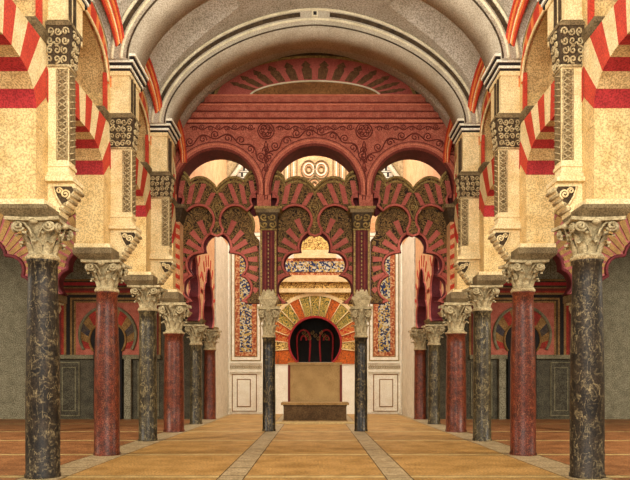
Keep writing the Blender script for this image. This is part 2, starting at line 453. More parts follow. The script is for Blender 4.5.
def arch_bay(sg, i, ya, yb):
    yc = (ya+yb)/2; hb = (yb-ya)/2; hs = hb-.39
    where = ['nearest', 'second', 'third', 'farthest'][i]
    lab = 'red and cream striped arch in the %s bay of the %s arcade' % (where, SIDE[sg])
    t = thing('striped_arch', lab, 'arch', (sg*4.9, yc, 5.9), 'striped arches of the nave arcades')
    m = M(sg); zc = 4.95; nV = 11
    def intr(a):      # ray from (0, zc) at angle a to the intrados
        ca, sa = math.cos(a), math.sin(a); lo, hi = .3, 3
        for _ in range(40):
            r = (lo+hi)/2; u = r*ca; v = r*sa+zc-5.9
            inside = abs(u) < hs and (v < 0 or (abs(u)/hs)**2.8+(v/.82)**2.8 < 1)
            if inside: lo = r
            else: hi = r
        return r
    def edge(a):
        r = intr(a); ca, sa = math.cos(a), math.sin(a)
        r2 = (7.40-.10*ca*ca-zc)/sa
        if abs(r2*ca) > hb-.02: r2 = (hb-.02)/abs(ca)
        return (r*ca, zc+r*sa), (r2*ca, zc+r2*sa)
    a0 = math.atan2(6.12-zc, hs*.99); a1 = PI-a0
    fn = lambda u, v, dd: (dd, yc+u, v)
    for k in range(nV):
        p = a0+(a1-a0)*k/nV; q = a0+(a1-a0)*(k+1)/nV; mid = (p+q)/2
        es = [edge(p+(q-p)*j/6) for j in range(7)]
        rd = (k % 2 == 0)
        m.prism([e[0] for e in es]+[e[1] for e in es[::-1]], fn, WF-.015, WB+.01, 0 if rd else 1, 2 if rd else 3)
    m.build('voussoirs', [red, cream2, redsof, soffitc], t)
    for q in (-1, 1):
        m = M(sg)
        A, B = edge(a0)
        m.prism([(q*A[0], A[1]), (q*hs, 5.85), (q*(hs+.3), 5.85), (q*(hs+.3), A[1])], fn, WF-.008, WB+.004, 0)
        m.build('springer', cream, t)
    # upper arch wall
    t = thing('upper_arch', 'cream wall with red-streaked arched recess, %s bay of the %s arcade, under the vault' % (where, SIDE[sg]), 'arch', (sg*4.9, yc, 7.58), 'upper arched recesses of the nave')
    hu = hb-.2; zs = 8.25; rise = .78
    def ell(h, r, n=28, p=2.4):
        out = []
        for k in range(n+1):
            a = PI*k/n; c, s_ = math.cos(a), math.sin(a)
            out.append((h*math.copysign(abs(c)**(2/p), c), zs+r*abs(s_)**(2/p)))
        return out
    m = M(sg)
    inner = ell(hu, rise)
    loop = [(hb, 8.0), (hb, 11.0), (-hb, 11.0), (-hb, 8.0), (-hu, 8.0)]+inner[::-1]+[(hu, 8.0)]
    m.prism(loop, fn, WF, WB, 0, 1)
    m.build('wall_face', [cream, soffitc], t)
    m = M(sg); outer = ell(hu+.14, rise+.42)
    for k in range(28):
        m.prism([inner[k], outer[k], outer[k+1], inner[k+1]], fn, WF-.025, WF+.05, 0 if k % 3 else 1, 0 if k % 3 else 1)
    m.tube([fn(u, v, WF-.03) for u, v in inner], .03, 6, 2)
    m.build('arch_band', [red, orange, cream2], t, label='red band with orange streaks round the recess')
    m = M(sg); m.box(WB-.05, WB, ya+.2, yb-.2, 6.95, 9.1); m.build('recess_panel', soffitc, t)
    if i == 0: return
    t = thing('wall_rib', 'orange and red double rib where the vault meets the %s wall, %s bay' % (SIDE[sg], where), 'rib', (sg*4.4, yc, 8.9), 'painted ribs edging the vault')
    for (off, r, mi, X_) in ((0, .035, red, 4.40), (.06, .035, orange, 4.37), (.12, .035, cream2, 4.35), (.18, .035, red, 4.33), (.26, .04, orange, 4.29), (.33, .035, red, 4.25)):
        m = M(sg); h2 = hb-.02
        pts = [(X_, yc+h2*math.cos(PI*k/30), 8.86+(.72+off)*math.sin(PI*k/30)) for k in range(31)]
        m.tube(pts, r, 6); m.build('moulding', mi, t)
for sg in (-1, 1):
    for i in range(4): pier(sg, i)
    for i in range(3): pilaster(sg, i)
    ys = [D0, D[0], D[1], D[2], D[3]]
    for i in range(4): arch_bay(sg, i, ys[i], ys[i+1])

# ------------------------------------------------------------ vault
PW = 1.8
def curve(a, b, z0, t):       # t 0..1 across
    th = PI*t; c, s_ = math.cos(th), math.sin(th)
    return (a*math.copysign(abs(c)**(2/PW), c), z0+b*abs(s_)**(2/PW))
def barrel(a, b, z0, x):
    u = min(1, abs(x)/a); return z0+b*max(0, 1-u**PW)**(1/PW)
def vault_bay(y0, y1, A0, A1, tipx):
    m = M(); nx, ny = 150, 48; yc, h = (y0+y1)/2, (y1-y0)/2
    vs = []; fs = []
    for j in range(ny+1):
        k = j/ny; y = y0+(y1-y0)*k
        a = A0[0]+(A1[0]-A0[0])*k; b = A0[1]+(A1[1]-A0[1])*k; z0 = 8.75
        am = (A0[0]+A1[0])/2; bm_ = (A0[1]+A1[1])/2
        ztip = barrel(am, bm_, z0, tipx)
        for i in range(nx+1):
            x = a*math.cos(PI*i/nx)*.9995
            zb = barrel(a, b, z0, x)
            X = abs(x); fr_ = (X-tipx)/(4.42-tipx)
            kk = (ztip+.1-8.9) - ((ztip+.1-9.9)*fr_**3.2 if fr_ > 0 else -fr_*9)
            kk = max(0, kk)
            dy = (y-yc)/h
            zc = 8.9+kk*max(0, 1-abs(dy)**2.3)**.5
            vs.append((x, y, max(zb, zc)))
    for j in range(ny):
        for i in range(nx):
            q = j*(nx+1)+i; fs.append((q, q+1, q+nx+2, q+nx+1))
    m.add(vs, fs, 0, False)
    # rear skin so the web has thickness
    n = len(vs)
    m.add([(x*1.02, y, z+.18) for x, y, z in vs], [tuple(reversed(f)) for f in fs], 0)
    return m
A = (4.58, 3.22); B_ = (4.75, 3.72)
for k, (y0, y1, a, b, tx) in enumerate(((D0, D[0]-.1, A, A, 2.1), (D[0]-.1, D[1]-.1, A, A, 2.1), (D[1]+1.0, D[2]-.1, A, A, 2.0), (D[2]+1.0, 20.8, A, B_, 2.0))):
    o = vault_bay(y0, y1, a, b, tx).build('ceiling', vaultm); struct(o)
def vault_rib(i, last):
    d = D[i]; y0, y1 = d-.12, d+1.02
    t = thing('vault_rib', '%s stone rib arching across the nave vault' % ['', 'nearer broad', 'farther broad'][i] + (', just before the red screen' if last else ', crown above the photo'), 'vault rib', (0, d, 8.9), 'broad ribs across the nave vault')
    n = 80
    ao, bo, ai, bi = 4.66, 3.34, 4.14, 2.66
    out = [curve(ao, bo, 8.8, k/n) for k in range(n+1)]; inn = [curve(ai, bi, 8.8, k/n) for k in range(n+1)]
    m = M(); m.prism(out+inn[::-1], lambda u, v, dd: (u, dd, v), y0, y1, 0, 0, True)
    m.build('rib_band', ribm, t)
    def line(f, r, mt, nm, k0=0, k1=n, dd=.0):
        m = M(); P_ = []
        for k in range(k0, k1+1):
            a = out[k]; b = inn[k]; P_.append((a[0]*(1-f)+b[0]*f, y0-dd, a[1]*(1-f)+b[1]*f))
        m.tube(P_, r, 8); m.build(nm, mt, t)
    line(.30, .035, ribl, 'outer_moulding'); line(.70, .035, ribl, 'inner_moulding')
    line(.95, .022, stoned, 'inner_edge')
    def groove(k0, k1):
        m = M(); lo = []; hi = []
        for k in range(k0, k1+1):
            a = out[k]; b = inn[k]
            lo.append((a[0]*.6+b[0]*.4, a[1]*.6+b[1]*.4)); hi.append((a[0]*.42+b[0]*.58, a[1]*.42+b[1]*.58))
        m.prism(lo+hi[::-1], lambda u, v, dd: (u, dd, v), y0-.008, y0+.02); m.build('dark_groove', stoned, t)
    groove(3, 37); groove(43, 77)
    m = M(); z = out[n//2][1]-.33
    m.box(-.09, .09, y0-.03, y0+.01, z-.09, z+.09, 1); m.box(-.045, .045, y0-.045, y0, z-.045, z+.045, 0)
    m.build('crown_boss', [black, ribl], t)
for i in (1, 2): vault_rib(i, i == 2)

# ------------------------------------------------------------ screen
DS = 20.8
fx, fz, s = mp(DS)
def q2(pts): return [(fx(a), fz(b)) for a, b in pts]
fr = lambda u, v, dd: (u, dd, v)
ARC = [(217, 40), (315, 44), (413, 40)]
def arcpts(cx, cy, r, a0, a1, n=24):   # degrees, 0 = right, 90 = up in the picture
    return [(cx+r*math.cos(math.radians(a0+(a1-a0)*k/n)), cy-r*math.sin(math.radians(a0+(a1-a0)*k/n))) for k in range(n+1)]
t = thing('arched_screen_wall', 'red wall across the nave pierced by three round arches, scrollwork carved over it', 'screen wall', (0, DS, fz(206)))
loop = [(166, 206), (177, 206)]+arcpts(217, 190, 40, 180, 0)+[(257, 208), (271, 208)]+arcpts(315, 190, 44, 180, 0)+[(359, 208), (373, 208)]+arcpts(413, 190, 40, 180, 0)+[(453, 206), (464, 206), (464, 70), (400, 48), (230, 48), (166, 70)]
m = M(); m.prism(q2(loop), fr, DS, DS+.9, 0, 1); m.build('wall', [scr, dkred], t)
for cx, r in ARC:
    m = M()
    for (ra, rb, mi, pr) in ((0, 2.2, 1, .05), (2.2, 4.6, 0, .035), (4.6, 6.0, 2, .05), (6.0, 7.4, 0, .03), (7.4, 8.2, 1, .04)):
        o_ = arcpts(cx, 190, r+rb, 186, -6, 40); i_ = arcpts(cx, 190, r+ra, 186, -6, 40)
        m.prism(q2(o_+i_[::-1]), fr, DS-pr, DS+.01, mi)
    m.build('arch_ring', [scr, scrdk, scrl], t, label='raised orange and red bands round the arch')
def vine(m, pts, r, rad, mi=0):
    # wavy stem with curls on alternate sides; pts in photo units
    P = [Vector((fx(a), 0, fz(b))) for a, b in pts]; L_ = [0]
    for a, b in zip(P, P[1:]): L_.append(L_[-1]+(b-a).length)
    tot = L_[-1]; n = max(2, int(tot/(rad*2.3)))
    def at(d):
        for i in range(len(P)-1):
            if L_[i+1] >= d or i == len(P)-2:
                k = (d-L_[i])/(L_[i+1]-L_[i]); tg = (P[i+1]-P[i]).normalized(); return P[i].lerp(P[i+1], k), Vector((-tg.z, 0, tg.x))
    stem = []
    for j in range(n*8+1):
        p, nn = at(tot*j/(n*8)); stem.append(p+nn*math.sin(PI*j/8)*rad*.55+Vector((0, DS-.012, 0)))
    m.tube(stem, r, 5, mi)
    for j in range(n):
        p, nn = at(tot*(j+.5)/n); sd = -1 if j % 2 == 0 else 1
        c = p+nn*sd*rad*.25; a0 = math.atan2(nn.z, nn.x)
        m.tube([(c.x+u, DS-.014, c.z+v) for u, v in sp(0, 16, 0, 0, rad*.15, rad*.8, 1.35, a0, sd)], r*.9, 5, mi)
m = M()
for cx, r in ARC:
    vine(m, arcpts(cx, 190, r+14, 150 if cx != 217 else 140, 30 if cx != 413 else 40, 40), .022, .17)
for cx in (266, 364):
    for k in range(6):
        a = PI*k/3
        m.tube([(fx(cx)+.12*math.cos(a)+u, DS-.014, fz(131)+.12*math.sin(a)+v) for u, v in sp(0, 14, 0, 0, .02, .11, 1.3, a, 1)], .02, 5)
    m.tube([(fx(cx)+.27*math.cos(2*PI*k/20), DS-.012, fz(131)+.27*math.sin(2*PI*k/20)) for k in range(20)], .02, 5, 0, True)
    for q in (-1, 1):
        m.tube([(fx(cx)+q*.05*math.sin(k*.9)+0, DS-.014, fz(141)-(fz(141)-fz(200))*k/20) for k in range(21)], .018, 5)
    for yy in (150, 160, 170, 182):
        m.tube([(fx(cx+0)+u, DS-.014, fz(yy)+v) for u, v in sp(0, 16, 0, 0, .02, .12, 1.4, 1, 1)], .02, 5)
vine(m, [(190, 128), (255, 128)], .018, .11); vine(m, [(276, 128), (354, 128)], .018, .11); vine(m, [(375, 128), (440, 128)], .018, .11)
m.build('scrollwork', scrdk, t, label='dark curling vine carving')
# cornice
t = thing('cornice', 'banded red and orange cornice running above the three round arches', 'cornice', (0, DS, fz(124)))
m = M()
for k, (a, b, pr, mi) in enumerate(((97, 98.5, .20, 2), (98.5, 104, .17, 0), (104, 105.5, .13, 1), (105.5, 107, .15, 2), (107, 112, .12, 0), (112, 113.5, .08, 1), (113.5, 118.5, .10, 0), (118.5, 120, .07, 1), (120, 123, .05, 2), (123, 124, .04, 1))):
    zt = fz(a); xw = 4.72*(1-min(1, max(0, (fz((a+b)/2)-8.8))/3.6)**PW)**(1/PW)
    m.box(-xw, xw, DS-pr, DS+.02, fz(b), fz(a), mi)
m.build('band', [scr, scrdk, scrl], t)
m = M()
for k in range(64):
    x = -3.5+7.0*k/63; m.box(x-.028, x+.028, DS-.19, DS-.15, fz(103.5), fz(99.5))
m.build('dentils', scr, t)
# lunette
t = thing('lunette', 'arched lunette above the cornice, brown panel inside a red band of leaf shapes', 'lunette', (0, DS, fz(97)))
def lun(a, b, zlo=fz(97), n=60):
    out = []
    for k in range(n+1):
        u, v = curve(a, b, 8.75, k/n)
        if v >= zlo: out.append((u, v))
    return out
def lring(a1, b1, a0, b0, mi, m, y0, y1):
    o_ = lun(a1, b1, n=160); i_ = lun(a0, b0, n=160)
    m.prism(o_+i_[::-1], fr, y0, y1, mi)
z97 = fz(97)
def elring(ro, ri, ax, m, mi, y0):
    # ro/ri: (halfwidth at y97, rise)
    o_ = [(ro[0]*math.cos(PI*k/60), z97+ro[1]*math.sin(PI*k/60)) for k in range(61)]
    i_ = [(ri[0]*math.cos(PI*k/60), z97+ri[1]*math.sin(PI*k/60)) for k in range(61)]
    m.prism(o_+i_[::-1], fr, y0, DS+.02, mi)
w0 = 104*s
def rise(py): return (97-py)*s
def pln(w, r, n=61): return [(w*math.cos(PI*k/(n-1)), z97+r*abs(math.sin(PI*k/(n-1)))**1.12) for k in range(n)]
def ringp(m, a, b, mi, y0):
    m.prism(pln(*a)+pln(*b)[::-1], fr, y0, DS+.02, mi)
m = M(); ringp(m, (106*s, rise(53)), (101*s, rise(56.5)), 0, DS-.10); ringp(m, (101*s, rise(56.5)), (98*s, rise(58.5)), 1, DS-.07); m.build('border', [stoned, goldb], t)
m = M(); ringp(m, (98*s, rise(58.5)), (66*s, rise(81)), 0, DS-.04); m.build('red_band', pink, t)
m = M(); ringp(m, (66*s, rise(81)), (64*s, rise(82.2)), 0, DS-.06); m.build('inner_line', ribl, t)
m = M(); m.prism(pln(64*s, rise(82.2)), fr, DS-.02, DS+.02, 0); m.build('brown_panel', brownp, t)
m = M()
for k in range(13):
    a = PI*(k+1.2)/15.4
    def P_(f, da):
        w = (66+(98-66)*f)*s; r = rise(81)+(rise(58.5)-rise(81))*f; return (w*math.cos(a+da), z97+r*abs(math.sin(a+da))**1.12)
    m.prism([P_(.05, -.06), P_(.5, -.062), P_(.6, -.035), P_(.68, -.055), P_(.88, 0), P_(.68, .055), P_(.6, .035), P_(.5, .062), P_(.05, .06)], fr, DS-.06, DS-.03)
m.build('leaf_shapes', brownl, t)

# lobed arches inside the three openings
def lobed_outline(circs, ytop, yfoot, n=90):
    pts = []
    for k in range(n+1):
        y = ytop+(yfoot-ytop)*k/n
        w = 0
        for (cx, cy, r) in circs:
            if abs(y-cy) < r: w = max(w, cx+math.sqrt(r*r-(y-cy)**2))
        if w == 0: w = circs[-1][0]+circs[-1][2]*.6
        pts.append((w, y))
    return pts
def upper_tier(cx, h, who):
    Dm = 21.05; gx, gz, sm = mp(Dm); k = h/40
    f = lambda p: (gx(cx+p[0]*k), gz(p[1]))
    def bump(p, q, hgt, n=14):
        return [(p[0]+(q[0]-p[0])*i/n, p[1]+(q[1]-p[1])*i/n-hgt*math.sin(PI*i/n)**.8) for i in range(n+1)]
    L_ = bump((-43, 180), (-27, 181), 9.5)+bump((-27, 181), (0, 188), 7.5)[1:]
    top = L_+[(-a, b) for a, b in L_[::-1][1:]]
    Bc = arcpts(-18, 220, 15, 142, -38, 22)
    Lb = [(-43, 192.5)]+arcpts(-42, 200, 8.5, 82, -40, 10)+Bc+[(-5, 234), (0, 236)]
    bot = Lb+[(-a, b) for a, b in Lb[::-1][1:]]
    t = thing('lobed_arch', 'upper scalloped arch with rose and gold wedges inside the %s round opening' % who, 'arch', (gx(cx), Dm, gz(236)), 'interlaced lobed arches of the screen')
    m = M(); m.prism([f(p) for p in top+bot[::-1]], fr, Dm, Dm+.22, 0, 1); m.build('panel', [goldor, dkred], t)
    m = M(); m.tube([fr(*f((a, b+.8)), Dm-.02) for a, b in top], .045, 6); m.tube([fr(*f((a, b+5)), Dm-.01) for a, b in top], .035, 6); m.build('scalloped_edge', goldb, t)
    m = M(); m.tube([fr(*f(p), Dm-.02) for p in bot], .045, 6); m.build('lobe_edge', pink, t)
    for (a, b) in (((-37, 198), (-34, 181)), ((-28, 204), (-24, 183)), ((-20, 203.5), (-13, 184)), ((-10, 205.5), (-3.5, 193))):
        for q in (-1, 1):
            w = 2.3; m = M()
            m.prism([f(p) for p in ((q*a[0]-w, a[1]), (q*a[0]+w, a[1]), (q*b[0]+w, b[1]), (q*b[0]-w, b[1]))], fr, Dm-.03, Dm+.01)
            m.build('rose_wedge', pink, t)
    for q in (-1, 1):
        m = M(); m.prism([f(p) for p in ((q*43, 188), (q*34, 190), (q*30, 200), (q*31, 210), (q*36, 213), (q*43, 209))], fr, Dm+.34, Dm+.5); m.build('soffit_dark_plate', dkred, t)  # added maroon plate; its colour stands in for the dark soffit crescent
    m = M()
    m.tube([fr(*f(p), Dm-.01) for p in ((0, 195), (-4.5, 207), (0, 219), (4.5, 207))], .025, 5, 0, True)
    m.tube([fr(*f((u, 207+v)), Dm-.01) for u, v in sp(0, 14, 0, 0, .5, 3, 1.3)], .02, 5)
    m.tube([fr(*f((u, 224+v)), Dm-.01) for u, v in sp(0, 14, 0, 0, .5, 3, 1.3)], .02, 5)
    m.build('keystone_carving', goldb, t)
def lower_tier(cx, h, who, circs, half=41):
    Dm = 21.32; gx, gz, sm = mp(Dm); k = h/40
    # keep the drawn position of px at the screen plane
    f = lambda p: (gx(cx+p[0]), gz(p[1]))
    w = lobed_outline(circs, circs[0][1]-circs[0][2]+.01, 303)
    inner = [(-a, b) for a, b in w[::-1]]+w[1:]
    Lx = arcpts(-18*k, 226, 19*k, 62, 195, 20)[::-1]
    Lo = [(-half, 303), (-half, 240), (-38.5*k, 236)]+Lx+[(0, 222)]
    outer = Lo+[(-a, b) for a, b in Lo[::-1][1:]]
    t = thing('lobed_arch', 'lower cusped arch with maroon edge and rose wedges, %s bay of the red screen' % who, 'arch', (gx(cx), Dm, gz(303)), 'interlaced lobed arches of the screen')
    m = M(); m.prism([f(p) for p in outer+inner[::-1]], fr, Dm, Dm+.30, 0, 1); m.build('panel', [goldor, dkred], t)
    m = M(); m.prism([f((a*1.0, b)) for a, b in inner]+[f((a*(1-2.6/max(6, abs(a))) if abs(a) > 4 else a*.5, b+(1.8 if abs(a) < 14 and b < 250 else 0))) for a, b in inner[::-1]], fr, Dm+.16, Dm+.29, 0)
    m.build('maroon_lining', dkred, t)
    m = M(); m.tube([fr(*f(p), Dm-.02) for p in inner], .045, 6); m.build('lobe_edge', pink, t)
    m = M(); m.tube([fr(*f(p), Dm-.01) for p in Lx], .035, 6); m.build('outer_edge', goldb, t)
    m = M(); m.tube([fr(*f((-a, b)), Dm-.01) for a, b in Lx], .05, 6); m.build('outer_edge', goldb, t)
    # small cusps hanging in the crown of the opening
    m = M()
    def wout(y):
        best = 0
        for (cx_, cy_, r_) in circs:
            if abs(y-cy_) < r_: best = max(best, cx_+math.sqrt(r_*r_-(y-cy_)**2))
        return best
    cy0 = 260
    for ang in (66, 48, 32, 16, 1, -13, -26, -38):
        a = math.radians(ang); r = 2
        while r < 60:
            x_, y_ = r*math.cos(a), cy0-r*math.sin(a)
            if x_ >= wout(y_) and y_ < 303 and r > 8: break
            r += .5
        r0 = r+1.5; r1 = r0+17
        while r1 > r0 and (r1*math.cos(a) > half-1.5): r1 -= .5
        if ang > 35: r1 = min(r1, r0+15)
        if r1-r0 < 3: continue
        for q in (-1, 1):
            m = M(); c, s_ = math.cos(a), math.sin(a); pw = 1.9
            pts = []
            for rr, ww in ((r0, pw), (r1, pw*1.5)):
                pts.append((rr, ww))
            P4 = [(r0, -pw), (r1, -pw*1.5), (r1, pw*1.5), (r0, pw)]
            m.prism([f((q*(rr*c-ww*s_), cy0-(rr*s_+ww*c))) for rr, ww in P4], fr, Dm-.03, Dm+.01)
            m.build('rose_wedge', pink, t)
whos = ['left', 'central', 'right']
sideC = [(0, 246.5, 14.5), (18, 265, 12.5), (22, 288, 13)]
midC = [(0, 247, 16.5), (20, 264, 12.5), (25, 289, 14)]
for (cx, h), w_ in zip(ARC, whos):
    upper_tier(cx, h, w_)
    lower_tier(cx, h, w_, midC if cx == 315 else sideC, 42 if cx == 315 else 42)

# posts between the arches
for sg in (-1, 1):
    t = thing('screen_post', 'slender inlaid post above the %s black column of the screen' % SIDE[sg], 'post', (sg*46.5*s, DS, 4.12), 'inlaid posts of the screen')
    X0 = 46.5*s; w = 8.3*s; yb0, yb1 = DS-.06, DS+.56
    m = M(sg); m.box(X0-w, X0+w, yb0, yb1, fz(297), fz(230)); m.build('shaft', dkred, t)
    m = M(sg)
    for u in (-.86, .86): m.box(X0+u*w-.03, X0+u*w+.03, yb0-.02, yb0, fz(296), fz(231), 0)
    for u in (-.36, .36): m.box(X0+u*w-.025, X0+u*w+.025, yb0-.025, yb0, fz(296), fz(231), 1)
    m.build('inlay_strip', [goldb, scrdk], t)
    m = M(sg); 
    for k in range(16): 
        z = fz(293)+(fz(234)-fz(293))*k/15; m.box(X0-.018, X0+.018, yb0-.02, yb0, z-.035, z+.035)
    m.build('inlay_dots', goldb, t)
    m = M(sg)
    m.frus((X0-w*1.0, X0+w*1.0, yb0-.01, yb1, fz(230)), (X0-9.6*s, X0+9.6*s, yb0-.14, yb1, fz(214)), 0)
    m.box(X0-11.5*s, X0+11.5*s, yb0-.16, yb1, fz(214), fz(210.5), 1); m.box(X0-13.5*s, X0+13.5*s, yb0-.19, yb1+.1, fz(210.5), fz(208), 2)
    def fc(u, v, h): 
        k = (v-fz(230))/(fz(214)-fz(230)); return (u, yb0-.01-.13*k+h-.01, v)
    relief(m, fc, X0-w, X0+w, fz(229), fz(215), 4, .11, 5, 2)
    m.tube([(X0-w*1.05, yb0-.02, fz(230)), (X0+w*1.05, yb0-.02, fz(230))], .03, 6, 2)
    m.build('capital', [stoned, ledge, goldb], t)
    m = M(sg); m.frus((X0-6*s, X0+6*s, yb0-.03, yb1, 4.12), (X0-9*s, X0+9*s, yb0-.08, yb1, fz(300))); m.box(X0-9.5*s, X0+9.5*s, yb0-.1, yb1, fz(300), fz(297)); m.frus((X0-7.5*s, X0+7.5*s, yb0-.04, yb1, fz(297)), (X0-5*s, X0+5*s, yb0-.02, yb1, fz(290)))
    m.build('pedestal', stonem, t)
    # end pier where the screen meets the side
    t = thing('screen_end_pier', 'orange and red striped pier at the %s end of the red screen' % SIDE[sg], 'pier', (sg*XO(175, DS), DS, 4.2))
    m = M(sg); xa, xb = XO(180, DS), WF+.1
    m.box(xa, xb, DS-.02, DS+.8, 4.35, fz(209), 0); m.build('shaft', peach, t)
    m = M(sg)
    for k in range(9):
        z = fz(290)+k*.33; m.prism([(xa, z), (xa+.24, z+.14), (xa+.24, z+.28), (xa, z+.14)], fr, DS-.03, DS-.015)
    m.build('red_chevrons', red, t)
    m = M(sg); m.frus((xa, xb, DS-.03, DS+.8, fz(222)), (xa-.14, xb+.02, DS-.15, DS+.85, fz(209)), 1); m.box(xa-.18, xb+.02, DS-.2, DS+.88, fz(209), fz(205.5), 0); m.build('capital', [ledge, stoned], t)
    m = M(sg); m.frus((xa+.1, xb, DS-.02, DS+.8, 4.22), (xa-.05, xb, DS-.1, DS+.85, 4.35)); m.build('foot', ledge, t)

# ------------------------------------------------------------ chapel beyond the screen
DB = 32.5
bx_, bz_, sb = mp(DB)
m = M()
hole = arcpts(315, 343, 26, -48, 228, 40)
outer = [(205, 415), (425, 415), (425, 95), (205, 95)]
m.prism([[(bx_(a), bz_(b)) for a, b in outer], [(bx_(a), bz_(b)) for a, b in hole]], fr, DB, DB+.3, 0)
# floor level at the wall foot is z = 0
o = m.build('wall_back', white); struct(o)
# side walls of the chapel with lobed arches
def lobewall(sg, k, ya, yb):
    yc, hb = (ya+yb)/2, (yb-ya)/2
    k1 = hb/1.75
    cs = [(0, 5.75, .62), (.62*k1, 5.2, .5), (.86*k1, 4.45, .5)]
    pts = []; n = 80
    for i in range(n+1):
        z = 6.37-.001+(3.98-6.37)*i/n; w = 0
        for (c, cz, r) in cs:
            if abs(z-cz) < r: w = max(w, c+math.sqrt(r*r-(z-cz)**2))
        pts.append((max(w, .02), z))
    inner = [(-a, b) for a, b in pts[::-1]]+pts[1:]
    t = thing('lobed_arch', 'peach arch with maroon lobes seen edge-on, %s bay of the %s chapel wall' % (['front', 'rear'][k], SIDE[sg]), 'arch', (sg*COLX, yc, 3.98), 'lobed arches of the chapel side walls')
    fn = lambda u, v, dd: (dd, yc+u, v)
    m = M(sg); m.prism([(-hb, 3.98)]+inner+[(hb, 3.98), (hb, 8.6), (-hb, 8.6)], fn, 4.45, 4.9, 0, 1); m.build('wall', [peach, dkred], t)
    m = M(sg); m.tube([fn(u, v, 4.44) for u, v in inner], .04, 6); m.build('lobe_edge', pink, t)
    for j in range(9):
        m = M(sg); a = PI*(j+.5)/9; c, s_ = math.cos(a), math.sin(a)
        r0, r1 = 1.35, 1.75
        m.prism([(r0*c-.05*s_, 4.9+r0*s_*1.15+.05*c), (r1*c-.08*s_, 4.9+r1*s_*1.15+.08*c), (r1*c+.08*s_, 4.9+r1*s_*1.15-.08*c), (r0*c+.05*s_, 4.9+r0*s_*1.15-.05*c)], fn, 4.43, 4.46)
        m.build('red_joint', red, t)
    m = M(sg)
    for q in (-1, 1): m.frus((4.4, 4.95, yc+q*hb-.25, yc+q*hb+.25, 3.9), (4.3, 5.0, yc+q*hb-.38, yc+q*hb+.38, 4.06))
    m.build('impost', stonel, t)
for sg in (-1, 1):
    lobewall(sg, 0, 21.75, 24.6); lobewall(sg, 1, 24.6, 27.9)
    nm = SIDE[sg]
    m = M(sg); m.box(4.45, 4.9, 28.2, DB, 0, 8.6, 0); m.box(4.45, 4.9, 21.7, DB, 8.6, 15.2, 1)
    struct(m.build('wall_%s' % ('west' if sg < 0 else 'east'), [white2, peach]))
    m = M(sg)
    t = thing('chapel_pilaster', 'tall white fluted pilaster at the %s corner of the far chapel wall' % nm, 'pilaster', (sg*XO(225, DB), DB, 0))
    xa, xb = XO(230, DB), XO(219, DB)
    m.box(xa, min(xb, 4.44), DB-.3, DB, .3, 9.2, 0)
    for k in range(5): m.tube([(xa+.06+k*.1, DB-.31, .35), (xa+.06+k*.1, DB-.31, 9.1)], .028, 6, 1)
    m.build('shaft', [white, white2], t)
    m = M(sg); m.box(xa-.05, 4.44, DB-.36, DB, 0, .3); m.build('base', white2, t)
    m = M(sg); m.frus((xa, 4.44, DB-.3, DB, 9.2), (xa-.12, 4.44, DB-.45, DB, 9.7)); m.build('capital', stonel, t)
    # tall mosaic panel
    t = thing('mosaic_panel', 'tall blue and gold mosaic panel in an orange border, %s of the mihrab' % nm, 'mosaic panel', (sg*XO(246, DB), DB, bz_(360)), 'tall mosaic panels on the far wall')
    def rect(m, a, b, c, d_, pr, mi=0): m.box(XO(b, DB), XO(a, DB), DB-pr, DB+.01, bz_(d_), bz_(c), mi)
    m = M(sg); rect(m, 231, 261, 236, 361, .05); m.build('frame', goldb, t)
    m = M(sg); rect(m, 232, 260, 237, 360, .07); m.build('white_border', white, t)
    m = M(sg); rect(m, 234.5, 257.5, 240, 357, .08); m.build('inner_line', aisor, t)
    m = M(sg); rect(m, 235.5, 256.5, 241, 356, .09); m.build('orange_border', brick, t)
    m = M(sg); rect(m, 240, 252, 246, 352, .11); m.build('mosaic', mosb, t)
    t = thing('dado_panel', 'white marble dado panel with framed rectangle, %s of the bench' % nm, 'wall panel', (sg*XO(246, DB), DB, 0), 'marble dado panels on the far wall')
    m = M(sg); rect(m, 229, 262, 372, 414, .06); m.build('slab', white, t)
    m = M(sg); rect(m, 232, 257, 374, 411.5, .075, 0); rect(m, 233, 256, 375, 410.7, .085, 1); rect(m, 237, 251, 379, 407, .095, 0); rect(m, 238, 250, 380, 406, .105, 1)
    m.build('frame_lines', [aisor, white], t)
    m = M(sg); rect(m, 228, 262, 363, 371.5, .12, 0); rect(m, 228, 262, 362, 363.3, .16, 1); rect(m, 228, 262, 370.5, 372, .16, 1)
    for k in range(14):
        x = XO(230+k*2.35, DB); m.tube([(x+u, DB-.13, bz_(367)+v) for u, v in sp(0, 10, 0, 0, .02, .1, 1.2)], .014, 4, 2)
    m.build('carved_frieze', [white2, white, goldb], t)
    m = M(sg); rect(m, 228, 262, 412, 414, .12); m.build('plinth', white2, t)
    # upper wall decoration seen through the round arches
    t = thing('vault_rib', 'pale grey curved rib high in the chapel seen through the %s round opening' % nm, 'rib', (sg*3, DB, bz_(190)), 'ribs of the chapel vault')
    for (a, b, r, mt) in (((208, 196), (246, 128), .30, stonel), ((200, 200), (236, 124), .12, white), ((216, 196), (256, 134), .12, white2)):
        m = M(sg); pts = []
        for k in range(15):
            q = k/14; px = a[0]+(b[0]-a[0])*q; py = a[1]+(b[1]-a[1])*q; bow = 5*math.sin(PI*q)
            pts.append((XO(px+bow, 31.9), 31.9, Z(py, 31.9)))
        m.tube(pts, r, 8); m.build('rib', mt, t)
    t = thing('window_lattice', 'white stepped lattice over a black ground, high beyond the %s round opening' % nm, 'lattice', (sg*XO(240, DB), DB, bz_(185)))
    m = M(sg); rect(m, 231, 254, 160, 186, .06, 0)
    m.build('backing', black, t)
    m = M(sg)
